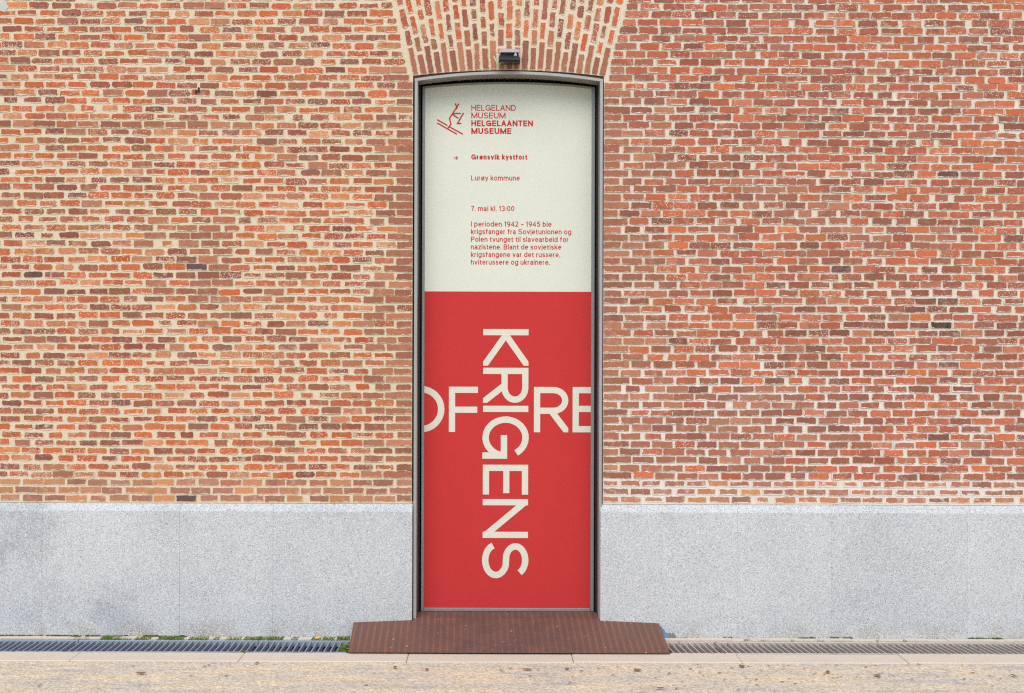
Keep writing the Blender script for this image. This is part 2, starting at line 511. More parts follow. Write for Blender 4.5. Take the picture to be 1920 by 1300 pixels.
grid(mo, c_(WX0), skew_l, c_(ARCH_TOP), c_(143))
grid(mo, skew_r, c_(WX1), c_(ARCH_TOP), c_(143))
grid(mo, c_(WX0), c_(WX1), c_(WTOP), c_(ARCH_TOP))
def ret(px, py0, py1, d=0.32):
    a, b = U(px, py0), U(px, py1)
    mo.quad(a, b, b + Vector((0, d, 0)), a + Vector((0, d, 0)))
ret(LJ, 143, 945); ret(RJ, 143, 945); ret(WX0, WTOP, 945); ret(WX1, WTOP, 945)
a, b = U(WX0, WTOP), U(WX1, WTOP)
mo.quad(a, b, b + Vector((0, .32, 0)), a + Vector((0, .32, 0)))
mo.build('mortar', M_MORTAR, wall, fix=False)

arch_mb = MB()
grid(arch_mb, skew_l, skew_r, c_(ARCH_TOP), lambda px: INTR(px))
ip = [LJ + (RJ - LJ) * i / 24 for i in range(25)]
for p, q in zip(ip[:-1], ip[1:]):
    a, b = U(p, INTR(p)), U(q, INTR(q))
    arch_mb.quad(a, b, b + Vector((0, .32, 0)), a + Vector((0, .32, 0)))
arch = arch_mb.build('arch', M_MORTAR, wall, fix=False, label='fan of upright bricks over the door')

# ---- brick shapes
def jit(r, k): return r.gauss(0, 1) * k
PAL_L = [(209, 112, 63), (202, 102, 59), (195, 91, 57), (185, 93, 65), (171, 91, 69), (153, 100, 83), (161, 104, 71), (213, 145, 103),
         (202, 128, 95), (147, 81, 69), (207, 106, 67), (197, 110, 73), (159, 93, 77), (209, 128, 75), (183, 108, 81), (202, 102, 55)]
PAL_R = [(198, 106, 73), (190, 100, 70), (203, 104, 64), (182, 97, 72), (165, 95, 75), (153, 91, 73), (144, 87, 70), (198, 118, 89),
         (208, 114, 68), (176, 91, 66), (188, 110, 81), (206, 108, 72), (159, 91, 68)]
PAL_N = [(178, 111, 83), (170, 104, 80), (182, 118, 87), (161, 98, 78), (188, 124, 95), (165, 102, 83)]
PAL_B = [(188, 120, 94), (180, 124, 104), (198, 135, 100), (169, 111, 94), (184, 131, 111), (206, 142, 97)]

class Brick:
    __slots__ = ('cx', 'cy', 'w', 'h', 'ang', 'rough', 'proud', 't1', 't2', 'smear', 'speck', 'seed', 'label')

def mkbrick(r, cx, cy, w, h, ang, pal, rough, proud, smear, speck):
    b = Brick()
    b.cx, b.cy, b.w, b.h, b.ang = cx, cy, w, h, ang
    b.rough, b.proud, b.smear, b.speck = rough, proud, smear, speck
    p1, p2 = r.choice(pal), r.choice(pal)
    k = r.uniform(0.92, 1.08)
    b.t1 = lin(*[min(255, v * k) for v in p1], K)
    mix = r.uniform(0, 0.7)
    b.t2 = lin(*[min(255, (a * (1 - mix) + c * mix) * k) for a, c in zip(p1, p2)], K)
    b.seed = r.random()
    b.label = None
    return b

def brick_geo(r, b):
    """12-point outline in metres about the brick's centre: verts, faces, local coords"""
    hx, hz = b.w / 2 / PXM, b.h / 2 / PXM
    c = min(hx, hz) * (r.uniform(0.3, 0.75) if b.rough > 0.7 else r.uniform(.12, .5) if b.rough > 0.3 else r.uniform(.1, .22))
    j = b.rough * 0.0046
    pts = []
    def P(x, z): pts.append((x + r.uniform(-j, j), z + r.uniform(-j, j)))
    P(-hx + c, hz); P(-hx * .33, hz); P(hx * .33, hz); P(hx - c, hz)
    P(hx, hz - c); P(hx, -hz + c)
    P(hx - c, -hz); P(hx * .33, -hz); P(-hx * .33, -hz); P(-hx + c, -hz)
    P(-hx, -hz + c); P(-hx, hz - c)
    ca, sa = math.cos(b.ang), math.sin(b.ang)
    tilt = r.uniform(-.0012, .0012)
    ar = 0.0018
    vs, loc = [], []
    for ring in (0, 1):
        for x, z in pts:
            if ring == 0: X, Z, Y = x, z, 0.03
            else:
                f = 1 - ar / math.hypot(x, z) if math.hypot(x, z) else 1
                X, Z, Y = x, z, -b.proud + tilt * x / hx
            vs.append((X * ca + Z * sa, Y, -X * sa + Z * ca))
            loc.append((x, z, b.seed))
    n = 12
    # wind so the front faces the camera (-y)
    fs = [tuple(range(2 * n - 1, n - 1, -1))] + [(i, (i + 1) % n, n + (i + 1) % n, n + i) for i in range(n)]
    return vs, fs, loc, (hx, hz, 0.0)

def brick_mesh(name, items):
    """items: list of (Brick, geometry, centre offset)"""
    vs, fs, lo, ha, we, t1, t2 = [], [], [], [], [], [], []
    for b, (v, f, l, h), c in items:
        n0 = len(vs)
        vs += [(p[0] + c[0], p[1] + c[1], p[2] + c[2]) for p in v]
        fs += [tuple(i + n0 for i in q) for q in f]
        k = len(v)
        for p in l: lo += p
        ha += list(h) * k
        we += [b.smear, b.speck, 0.0] * k
        t1 += list(b.t1) * k
        t2 += list(b.t2) * k
    m = bpy.data.meshes.new(name)
    m.from_pydata(vs, [], fs)
    for nm, dat in (('brick_local', lo), ('brick_half', ha), ('brick_wear', we)):
        m.attributes.new(nm, 'FLOAT_VECTOR', 'POINT').data.foreach_set('vector', dat)
    for nm, dat in (('brick_tint', t1), ('brick_tint_b', t2)):
        m.attributes.new(nm, 'FLOAT_COLOR', 'POINT').data.foreach_set('color', dat)
    m.materials.append(M_BRICK)
    m.update()
    return m

# ---- courses
RB = random.Random(21)
bricks = []
def in_new_patch(px, py):
    if py > 905: return 'band'
    if 1131 < px < 1560 + 60 * math.sin(py / 30.0) and py > 715: return 'new' if RB.random() < .75 else None
    if 226 < py < 240 and px < 455: return 'new'
    if 335 < px < 425 and 425 < py < 575: return 'new' if RB.random() < .8 else None
    if px > 1370 and 350 < py < 480 and abs((px - 1370) * .28 - (py - 350)) < 40 and px < 1780: return 'new' if RB.random() < .6 else None
    return None

def put(px, py, w, side, from_jamb, k):
    dy = 0.9 * math.sin(px / 210.0 + k * 0.11) + 0.5 * math.sin(px / 61.0 + k * 1.7)
    zone = in_new_patch(px, py)
    if zone is None and py > 120 and from_jamb < (2 if side < 0 else 3) and RB.random() < (0.9, 0.55, 0.3)[from_jamb]: zone = 'new'
    if zone is None and RB.random() < 0.07: zone = 'new'
    ang = math.radians(jit(RB, 0.55))
    h = 11.5 + jit(RB, 0.55) if side < 0 else 11.7 + jit(RB, 0.5)
    if zone == 'new':
        b = mkbrick(RB, px, py + dy + jit(RB, .4), w, h, ang, PAL_N, 0.22, RB.uniform(.004, .0075), RB.uniform(0, .3), 0.05)
    elif zone == 'band':
        b = mkbrick(RB, px, py + dy * .4 + jit(RB, .3), w, h, ang * .6, PAL_B, 0.2, RB.uniform(.002, .004),
                    RB.uniform(.15, .5) if side < 0 else RB.uniform(.5, 1.3), 0.03)
    elif side < 0 or (side == 0 and px < 1000):
        sm = min(1.25, max(0.1, RB.gauss(0.5, 0.28)))
        b = mkbrick(RB, px, py + dy + jit(RB, .6), w, h, ang, PAL_L, 0.85, RB.uniform(.002, .0042), sm, max(0, RB.gauss(.55, .35)))
    else:
        sm = min(1.2, max(0.0, RB.gauss(0.2, 0.22)))
        b = mkbrick(RB, px, py + dy + jit(RB, .5), w, h, ang, PAL_R, 0.6, RB.uniform(.0045, .0085), sm, max(0, RB.gauss(.3, .3)))
    bricks.append(b)

nrow = int((ROW0 - WTOP - 8) / PITCH_Y) + 1
drift_l = drift_r = 0.0
for k in range(nrow):
    py = ROW0 - k * PITCH_Y + RB.uniform(-.5, .5)
    odd = k % 2
    drift_l += RB.uniform(-3, 3) - drift_l * .15
    drift_r += RB.uniform(-3, 3) - drift_r * .15
    if py - 7 < ARCH_TOP:                                   # unbroken courses above the arch
        x = WX0 + odd * 20.6
        while x + 38 < WX1:
            w = 37.6 + jit(RB, 1.2)
            put(x + 20, py, w, 0, 9, k)
            x += PITCH_X
        continue
    for side in (-1, 1):
        if py > 150:
            start = LJ if side < 0 else RJ
            first = (48 if odd else 30) + jit(RB, 3.0)
            gap = 0.6
        else:
            start = skew_l(py) if side < 0 else skew_r(py)
            first = (44 if odd else 24) + jit(RB, 5.0)
            gap = RB.uniform(4, 9)
        x = start + side * gap
        put(x + side * first / 2, py, first, side, 0, k)
        x += side * (first + 4.2)
        grid0 = x + side * (drift_l if side < 0 else drift_r) * .3
        n = 0
        while True:
            cx = grid0 + side * (n * PITCH_X + PITCH_X / 2 - 2)
            if (side < 0 and cx - 20 < WX0) or (side > 0 and cx + 20 > WX1): break
            w = 37.4 + jit(RB, 1.5)
            if RB.random() < .05: w -= RB.uniform(6, 14)
            put(cx + jit(RB, 1.0), py, w, side, n + 1, k)
            n += 1

# a few bricks that stand out in the photograph
def nearest(px, py): return min(bricks, key=lambda b: abs(b.cx - px) + 2.5 * abs(b.cy - py))
for px, py, c, c2, lb in ((1772, 601, (34, 36, 44), (84, 62, 46), 'near-black brick'), (342, 933, (98, 74, 78), (104, 78, 80), 'dark plum brick in the lowest course'),  # first brick is tinted near black
                          (375, 503, (96, 72, 78), (110, 80, 80), 'dark plum brick'), (1568, 497, (92, 76, 74), (150, 92, 84), None),
                          (78, 516, (96, 70, 64), (120, 84, 70), None), (1790, 332, (120, 78, 72), (110, 72, 66), None)):
    b = nearest(px, py)
    b.t1, b.t2, b.smear, b.speck = lin(*c, K), lin(*c2, K), 0.1, 0.15
    if lb: b.label = lb; b.w += 0.01

vis = [b for b in bricks if -5 < b.cx < 1925 and -2 < b.cy < 945]
vis.sort(key=lambda b: (b.label is None, -b.w * b.h))
single = vis[:300]
sid = {id(b) for b in single}
woff = pos(wall)
def centre(b): return U(b.cx, b.cy, 0.0)
for b in single:
    o = bpy.data.objects.new('brick', brick_mesh('brick', [(b, brick_geo(RB, b), (0, 0, 0))]))
    o.location = centre(b) - woff
    link(o, wall)
    if b.label: o['label'] = b.label
rest = [b for b in bricks if id(b) not in sid]
o = bpy.data.objects.new('brickwork', brick_mesh('brickwork', [(b, brick_geo(RB, b), tuple(centre(b) - woff)) for b in rest]))
o['kind'] = 'stuff'
link(o, wall)

# ---- arch bricks, fanned
RA = random.Random(5)
aoff = pos(arch)
for i in range(25):
    x0 = 779.0 + 14.5 * i
    ang = math.radians(13.0 * (x0 - 953) / 174.0)
    dx, dy = math.sin(ang), -math.cos(ang)                  # pixel direction up along the column
    r, top = 1.5, INTR(x0) - ARCH_TOP - 6
    first = True
    n = 0
    while r < top - 10:
        if n == 0: L = (53 if i % 2 == 0 else 34 + 7 * (1 - abs(i - 12) / 12)) + jit(RA, 1.5)
        elif n == 1 and i % 2 == 1 and 6 < i < 18: L = 29 + jit(RA, 1.5)
        else: L = RA.choice((24, 30, 33, 36)) + jit(RA, 2)
        L = min(L, top - r)
        new = n == 0 or (n == 1 and i % 2 == 1 and 6 < i < 18)
        mid = r + L / 2
        cx, cy = x0 + dx * mid, INTR(x0) + dy * mid
        fan = 1 + mid / 760.0
        if new: b = mkbrick(RA, cx, cy, L, 10.6 + jit(RA, .4), 0, PAL_N, 0.22, RA.uniform(.003, .0055), RA.uniform(0, .3), 0.05)
        else: b = mkbrick(RA, cx + jit(RA, .6), cy, L, (10.4 + jit(RA, .7)) * fan, 0, PAL_L, 0.9, RA.uniform(.0015, .004),
                          min(1.2, max(.15, RA.gauss(.6, .3))), max(0, RA.gauss(.55, .35)))
        b.ang = ang - math.pi / 2 + math.radians(jit(RA, .8))
        ob = bpy.data.objects.new('brick', brick_mesh('brick', [(b, brick_geo(RA, b), (0, 0, 0))]))
        ob.location = centre(b) - aoff
        link(ob, arch)
        r += L + 5.0 + RA.uniform(-1, 1.5)
        n += 1

# rusted lintel strip showing between arch and steel frame
FRM = lambda px: 134.0 + 14.0 * ((px - 953) / 177.0) ** 2      # outer edge of the steel frame head
li = MB()
for p, q in zip(ip[:-1], ip[1:]):
    lo0, lo1 = U(p, FRM(p) - .5, .012), U(q, FRM(q) - .5, .012)
    hi0, hi1 = U(p, INTR(p) - 2, .012), U(q, INTR(q) - 2, .012)
    bk = Vector((0, .1, 0))
    li.quad(lo0, lo1, hi1, hi0); li.quad(lo0, lo1, lo1 + bk, lo0 + bk)
li.build('lintel', M_LINTEL, wall, label='rusted steel lintel strip under the arch')

# pale plaster spot and an iron stub in the left wall
pp = MB()
cv = U(3, 15, -0.005)
ring = [cv + Vector((math.cos(t) * .04 * RB.uniform(.7, 1.2), RB.uniform(-.001, .001), math.sin(t) * .036 * RB.uniform(.7, 1.1))) for t in [i * math.tau / 14 for i in range(14)]]
pp.add(ring + [p + Vector((0, .012, 0)) for p in ring], [tuple(range(14))] + [(i, (i + 1) % 14, 14 + (i + 1) % 14, 14 + i) for i in range(14)])
pp.build('plaster_patch', M_PALEBLUE, wall, label='pale blue plaster dab')
hk = MB()
c0 = U(372, 171, 0)
hk.box(c0.x - .003, c0.x + .004, -.022, .01, c0.z - .016, c0.z + .014)
hk.box(c0.x - .024, c0.x - .012, -.008, .01, c0.z - .02, c0.z - .002)
hk.build('iron_stub', M_IRON, wall)

# ================================================================== granite plinths
PY = -0.04
z1, z2 = uz(960, PY), Z_PLINTH - 0.002
prof = [(0.05, -0.02), (PY, -0.02), (PY, z1 - .0012), (PY + .0012, z1), (-0.010, z2 - .001), (-0.008, z2), (0.05, z2)]
def plinth(joints, label, gp):
    xs_ = [ux(j, PY) for j in joints]
    e = empty('granite_plinth', ((xs_[0] + xs_[-1]) / 2, PY / 2, 0), label, 'plinth', 'granite plinths below the brick wall')
    for a, b in zip(xs_[:-1], xs_[1:]):
        MB().prism_x(prof, a + gp, b - gp).build('slab', M_GRANITE, e)
plinth([-420, -178, 80, 338, 513, 774], 'speckled grey granite plinth left of the door, darkly stained at its far end', .0006)
plinth([1127, 1384, 1560, 1815, 2080, 2340], 'clean speckled pale grey granite plinth right of the door', .0003)
# ================================================================== steel doorway frame
FY0, FY1 = -0.02, 0.10
fr = empty('doorway_frame', (ux(953), 0, 0.1), 'light grey steel frame lining the tall arched doorway', 'door frame')
FIN = lambda px: FRM(px) + 5.2
zb = 0.095
def jamb(pxo, pxi):
    # plate with a rounded front lip
    xo, xi = ux(pxo, FY0), ux(pxi, FY0)
    ztop = uz(FIN(pxi) - 3, FY0)
    MB().cbox(min(xo, xi), max(xo, xi), FY0, FY0 + .012, zb, ztop, .0025).build('jamb', M_STEEL, fr)
    MB().box(min(xo, xi) + .001, max(xo, xi) - .0012, FY0 + .012, FY1, zb, ztop).build('lining', M_STEEL_IN, fr)
jamb(776, 782); jamb(1129.5, 1123.5)
hd, hl = MB(), MB()
hp = [776 + (1129.5 - 776) * i / 32 for i in range(33)]
def ringface(mb, f0, f1, ya, yb):
    o0 = [U(p, f0(p), FY0) for p in hp]; o1 = [U(p, f1(p), FY0) for p in hp]
    n = len(hp)
    vs = [(v.x, ya, v.z) for v in o0] + [(v.x, ya, v.z) for v in o1] + [(v.x, yb, v.z) for v in o0] + [(v.x, yb, v.z) for v in o1]
    fs = []
    for i in range(n - 1):
        fs += [(i, i + 1, n + i + 1, n + i), (2 * n + i, 3 * n + i, 3 * n + i + 1, 2 * n + i + 1),
               (i, 2 * n + i, 2 * n + i + 1, i + 1), (n + i, n + i + 1, 3 * n + i + 1, 3 * n + i)]
    fs += [(0, n, 3 * n, 2 * n), (n - 1, 3 * n - 1, 4 * n - 1, 2 * n - 1)]
    mb.add(vs, fs)
ringface(hd, FRM, FIN, FY0 - .0015, FY0 + .012)
ringface(hl, lambda p: FRM(p) + 1, lambda p: FIN(p) - .3, FY0 + .012, FY1)
hd.build('head', M_STEEL, fr)
hl.build('lining', M_STEEL_IN, fr)
rb_ = MB().box(ux(770), ux(1136), 0.27, 0.30, 0.0, uz(120))
rb_.box(ux(774), ux(785.5), FY1 + .001, 0.27, 0.09, uz(FRM(790)) ).box(ux(1120), ux(1131), FY1 + .001, 0.27, 0.09, uz(FRM(790)))
rb_.build('gap_shade_backing', M_BLACK, fr)  # black backing stands in for the shade in the gap round the door

# ================================================================== door with printed banner
DY = 0.125
BX0, BX1, BYB, BSPLIT = 796.0, 1108.0, 1140.0, 547.0
DTOP = lambda px: 154.0 + 9.0 * ((px - 952) / 162.0) ** 2
BTOP = lambda px: 157.5 + 9.0 * ((px - 952) / 162.0) ** 2
door = empty('door', (ux(952, DY), DY, 0.1), 'tall narrow door with a thin grey steel rim around the banner', 'door')
def bar(p0, p1, y0, y1, nm):
    a, b = U(p0, y1, DY), U(p1, y0, DY)
    MB().cbox(a.x, b.x, DY, DY + .05, a.z, b.z, .0022).build(nm, M_RIM, door)
bar(790.5, 795.8, DTOP(793), 1146.8, 'stile')
bar(1108.3, 1114.8, DTOP(1111), 1146.8, 'stile')
bar(796.0, 1108.1, 1140.5, 1146.8, 'bottom_rail')
tr = MB()
tp = [795.9 + (1108.2 - 795.9) * i / 28 for i in range(29)]
for p, q in zip(tp[:-1], tp[1:]):
    a, b, c, d = U(p, DTOP(p), DY), U(q, DTOP(q), DY), U(q, BTOP(q), DY), U(p, BTOP(p), DY)
    bk3 = Vector((0, .05, 0))
    tr.quad(a, b, c, d); tr.quad(d, c, c + bk3, d + bk3); tr.quad(a, b, b + bk3, a + bk3)
tr.build('top_rail', M_RIM, door)
lf = MB().box(ux(793, DY), ux(1112, DY), DY + .02, DY + .05, uz(1144, DY), uz(170, DY))
lf.build('leaf', M_BLACK, door)

BY = 0.133
banner = empty('banner', (ux(952, BY), BY, uz(1140, BY)), 'cream and red exhibition banner with red and cream lettering filling the door', 'banner')
cf = MB()
n = len(tp)
vs = []
for p in tp: vs += [tuple(U(p, BTOP(p) - 1.5, BY)), tuple(U(p, BSPLIT, BY))]
cf.add(vs, [(2 * i, 2 * i + 1, 2 * i + 3, 2 * i + 2) for i in range(n - 1)])
vs = [(x, BY + .006, z) for x, y, z in vs]
cf.add(vs, [(2 * i, 2 * i + 2, 2 * i + 3, 2 * i + 1) for i in range(n - 1)])
cf.build('cream_field', M_CREAM, banner, fix=False)
a, b = U(BX0 - .6, BYB + .6, BY), U(BX1 + .6, BSPLIT, BY)
MB().box(a.x, b.x, BY, BY + .006, a.z, b.z - .0002).build('red_field', M_RED, banner)

# ---- lettering: a stroke alphabet, coordinates in cap heights
def arc(cx, cy, rx, ry, a0, a1, n=0):
    n = n or max(5, int(abs(a1 - a0) / 11))
    return [(cx + rx * math.cos(math.radians(a0 + (a1 - a0) * i / n)), cy + ry * math.sin(math.radians(a0 + (a1 - a0) * i / n))) for i in range(n + 1)]
def pl(*v): return [(v[i], v[i + 1]) for i in range(0, len(v), 2)]
def dg(*v): return ('d', pl(*v))
def el(cx, cy, rx, ry): return ('o', arc(cx, cy, rx, ry, 0, 360)[:-1])
X = .71
arch_n = lambda x0, x1: [(x0, X - .32)] + arc((x0 + x1) / 2, X - .3, (x1 - x0) / 2, .3, 180, 0) + [(x1, 0)]
GLY = {
 'H': (.74, [pl(0,0,0,1), pl(1,0,1,1), pl(0,.52,1,.52)]), 'E': (.62, [pl(1,0,0,0,0,1,1,1), pl(0,.52,.94,.52)]),
 'L': (.56, [pl(0,1,0,0,1,0)]), 'G': (.84, [arc(.5,.5,.5,.5,32,352), pl(1,0,1,.46,.52,.46)]),
 'A': (.76, [dg(0,0,.5,1), dg(.5,1,1,0), pl(.18,.3,.82,.3)]), 'N': (.76, [pl(0,0,0,1), pl(1,0,1,1), dg(0,1,1,0)]),
 'D': (.74, [pl(0,0,0,1), [(0,1)] + arc(.42,.5,.58,.5,90,-90) + [(0,0)]]), 'M': (.92, [pl(0,0,0,1), pl(1,0,1,1), dg(0,1,.5,.06), dg(.5,.06,1,1)]),
 'U': (.72, [[(0,1),(0,.38)] + arc(.5,.37,.5,.37,180,360) + [(1,1)]]),
 'S': (.70, [arc(.5,.755,.46,.245,25,250) + arc(.5,.265,.5,.265,70,-165)]),
 'T': (.66, [pl(0,1,1,1), pl(.5,0,.5,1)]), 'K': (.70, [pl(0,0,0,1), dg(.04,.47,1,1), dg(.04,.53,1,0)]),
 'R': (.66, [pl(0,0,0,1), [(0,1)] + arc(.58,.735,.42,.265,90,-90) + [(0,.47)], dg(.5,.47,1,0)]),
 'I': (0, [pl(.5,0,.5,1)]), 'O': (.88, [el(.5,.5,.5,.5)]), 'F': (.58, [pl(1,1,0,1,0,0), pl(0,.49,.97,.49)]),
 'P': (.62, [pl(0,0,0,1), [(0,1)] + arc(.55,.73,.45,.27,90,-90) + [(0,.46)]]),
 'B': (.64, [pl(0,0,0,1), [(0,1)] + arc(.55,.76,.4,.24,90,-90) + [(0,.52)], [(0,.52)] + arc(.55,.26,.45,.26,90,-90) + [(0,0)]]),
 'a': (.52, [arc(.48,.5,.44,.21,165,0) + [(.92,0)], el(.44,.2,.44,.2)]), 'b': (.56, [pl(0,0,0,1.02), el(.5,X/2,.5,X/2)]),
 'd': (.56, [pl(1,0,1,1.02), el(.5,X/2,.5,X/2)]), 'p': (.56, [pl(0,-.28,0,X), el(.5,X/2,.5,X/2)]),
 'g': (.56, [el(.5,X/2,.5,X/2), [(1,X),(1,-.05)] + arc(.5,-.06,.5,.22,0,-155)]), 'o': (.58, [el(.5,X/2,.5,X/2)]),
 'ø': (.58, [el(.5,X/2,.5,X/2), pl(-.04,-.04,1.04,X+.04)]), 'e': (.56, [[(0,.36)] + arc(.5,X/2,.5,X/2,0,318)]),
 'n': (.52, [pl(0,0,0,X), arch_n(0,1)]), 'h': (.52, [pl(0,0,0,1.02), arch_n(0,1)]), 'm': (.86, [pl(0,0,0,X), arch_n(0,.5), arch_n(.5,1)]),
 'r': (.32, [pl(0,0,0,X), [(0,.35)] + arc(.95,.35,.95,X-.35,180,92)]), 'u': (.52, [[(0,X),(0,.3)] + arc(.5,.29,.5,.29,180,360), pl(1,0,1,X)]),
 's': (.48, [arc(.5,X-.18,.46,.18,25,250) + arc(.5,.19,.5,.19,70,-165)]), 't': (.34, [pl(.38,.84,.38,.14,.58,0,1,0), pl(0,.66,.95,.66)]),
 'f': (.36, [[(.38,0),(.38,.78)] + arc(.92,.78,.54,.26,180,85), pl(0,.66,.95,.66)]), 'i': (.02, [pl(.5,0,.5,X), pl(.5,.98,.5,1.0)]),
 'l': (.02, [pl(.5,0,.5,1.02)]), 'j': (.1, [pl(.5,X,.5,-.2,-.9,-.28), pl(.5,.98,.5,1.0)]),
 'k': (.50, [pl(0,0,0,1.02), dg(0,.24,.95,X), dg(.3,.42,1,0)]), 'v': (.54, [dg(0,X,.5,0), dg(.5,0,1,X)]),
 'y': (.54, [dg(0,X,.52,.0), dg(1,X,.3,-.28)]), 'z': (.48, [pl(0,X,1,X,0,0,1,0)]),
 '1': (.32, [pl(.8,0,.8,1), pl(.8,1,0,.76)]), '2': (.54, [arc(.5,.73,.48,.27,165,-32) + [(0,0),(1,0)]]),
 '3': (.56, [arc(.48,.755,.44,.245,160,-85), arc(.48,.26,.5,.26,85,-160)]), '4': (.60, [pl(.74,0,.74,1,0,.25,1,.25)]),
 '5': (.56, [pl(.92,1,.16,1,.08,.5), arc(.48,.31,.5,.31,135,-158)]), '7': (.52, [pl(0,1,1,1,.36,0)]),
 '9': (.56, [el(.5,.69,.5,.31), [(1,.69)] + arc(.45,.5,.55,.5,0,-115)]), '0': (.56, [el(.5,.5,.5,.5)]),
 ':': (.02, [pl(.5,0,.5,.01), pl(.5,.55,.5,.56)]), '.': (.02, [pl(.5,0,.5,.01)]), ',': (.04, [pl(.6,.1,.1,-.16)]), '–': (.44, [pl(0,.4,1,.4)]),
}
def stroke_quads(pts, w, closed):
    n = len(pts)
    L, Rr = [], []
    for i, (x, y) in enumerate(pts):
        pa = pts[i - 1] if (i or closed) else None
        pb = pts[(i + 1) % n] if (i < n - 1 or closed) else None
        def un(p, q):
            d = math.hypot(q[0] - p[0], q[1] - p[1]) or 1e-9
            return ((q[0] - p[0]) / d, (q[1] - p[1]) / d)
        d0 = un(pa, (x, y)) if pa else un((x, y), pb)
        d1 = un((x, y), pb) if pb else d0
        nx, ny = -(d0[1] + d1[1]), d0[0] + d1[0]
        m = math.hypot(nx, ny) or 1e-9
        nx, ny = nx / m, ny / m
        k = w / 2 / max(0.35, (-d0[1] * nx + d0[0] * ny))
        L.append((x + nx * k, y + ny * k)); Rr.append((x - nx * k, y - ny * k))
    rng = range(n) if closed else range(n - 1)
    return [[L[i], Rr[i], Rr[(i + 1) % n], L[(i + 1) % n]] for i in rng]
def clip(poly, axis, val, keep_less):
    out = []
    for i in range(len(poly)):
        p, q = poly[i - 1], poly[i]
        ip_ = (p[axis] <= val) == keep_less or p[axis] == val
        iq = (q[axis] <= val) == keep_less or q[axis] == val
        if ip_ != iq:
            t = (val - p[axis]) / (q[axis] - p[axis])
            out.append((p[0] + (q[0] - p[0]) * t, p[1] + (q[1] - p[1]) * t))
        if iq: out.append(q)
    return out
def glyph(chx, w):
    """list of strokes (each a list of polygons) and the outer width, in cap heights"""
    Wg, strokes = GLY[chx]
    Wg = max(Wg, w + 0.001)
    mx = lambda u: w / 2 + u * (Wg - w)
    mv = lambda v: w / 2 + v * (1 - w)
    res = []
    for s in strokes:
        kind, pts = s if isinstance(s, tuple) else ('', s)
        q = [(mx(u), mv(v)) for u, v in pts]
        if kind == 'd':
            lo = min(p[1] for p in q) - w / 2; hi = max(p[1] for p in q) + w / 2
            (x0, y0), (x1, y1) = q
            d = math.hypot(x1 - x0, y1 - y0)
            e = w * 1.2
            q = [(x0 - (x1 - x0) / d * e, y0 - (y1 - y0) / d * e), (x1 + (x1 - x0) / d * e, y1 + (y1 - y0) / d * e)]
            polys = [clip(clip(p, 1, lo, False), 1, hi, True) for p in stroke_quads(q, w, False)]
            polys = [clip(clip(p, 0, 0.0, False), 0, Wg, True) for p in polys]
        else:
            if kind != 'o':
                for e0, e1 in ((0, 1), (-1, -2)):
                    (ax, ay), (bx, by) = q[e0], q[e1]
                    if abs(ax - bx) < 1e-6: q[e0] = (ax, ay + math.copysign(w / 2, ay - by))
                    elif abs(ay - by) < 1e-6: q[e0] = (ax + math.copysign(w / 2, ax - bx), ay)
            polys = stroke_quads(q, w, kind == 'o')
        res.append([p for p in polys if len(p) > 2])
    return res, Wg
def text_line(txt, x0, x1, base, cap, w, name, mat):
    """one printed line from pixel x0 to x1, baseline and cap height in pixels"""
    items, x = [], 0.0
    for c in txt:
        if c == ' ': x += .30; items.append((x, None)); continue
        st_, Wg = glyph(c, w)
        items.append((x, st_)); x += Wg + .125
    k = (x1 - x0) / (x - .125)
    mb = MB()
    for gx, st_ in items + [(0, None)]:
        if st_ is None:
            if mb.v: mb.build(name, mat, banner)
            mb = MB()
            continue
        for si, polys in enumerate(st_):
            y = BY - .0011 - si * .00012
            for p in polys:
                mb.add([U(x0 + (gx + u) * k, base - v * cap, y) for u, v in p], [tuple(range(len(p)))])
RGW, BLD = .118, .195
for txt, x0, x1, base, w in (('HELGELAND', 882.5, 965.8, 207.9, .13), ('MUSEUM', 882.5, 946.5, 222.3, .13),
        ('HELGELAANTEN', 882.5, 998.0, 236.9, .2), ('MUSEUME', 882.5, 957.7, 251.4, .2)):
    text_line(txt, x0, x1, base, 10.9, w, 'heading_word', M_INK)
text_line('Grønsvik kystfort', 882.5, 987.5, 299.4, 9.6, BLD, 'heading_word', M_INK)
for txt, x1, base in (('Lurøy kommune', 973.5, 338.6), ('7. mai kl. 13:00', 963.5, 396.0), ('I perioden 1942 – 1945 ble', 1033.5, 425.0),
        ('krigsfanger fra Sovjetunionen og', 1070.3, 439.2), ('Polen tvunget til slavearbeid for', 1065.5, 453.6),
        ('nazistene. Blant de sovjetiske', 1051.8, 467.9), ('krigsfangene var det russere,', 1049.8, 482.2), ('hviterussere og ukrainere.', 1030.5, 496.4)):
    text_line(txt, 882.5, x1, base, 9.6, .132, 'body_word', M_INK)
# arrow
ar_ = MB()
for si, pts in enumerate((pl(849.3, 296.6, 857, 296.6), pl(853.6, 293.2, 857.2, 296.6, 853.6, 300.0))):
    for p in stroke_quads(pts, 1.35, False): ar_.add([U(u, v, BY - .0011 - si * .0002) for u, v in p], [(0, 1, 2, 3)])
ar_.build('arrow', M_INK, banner)
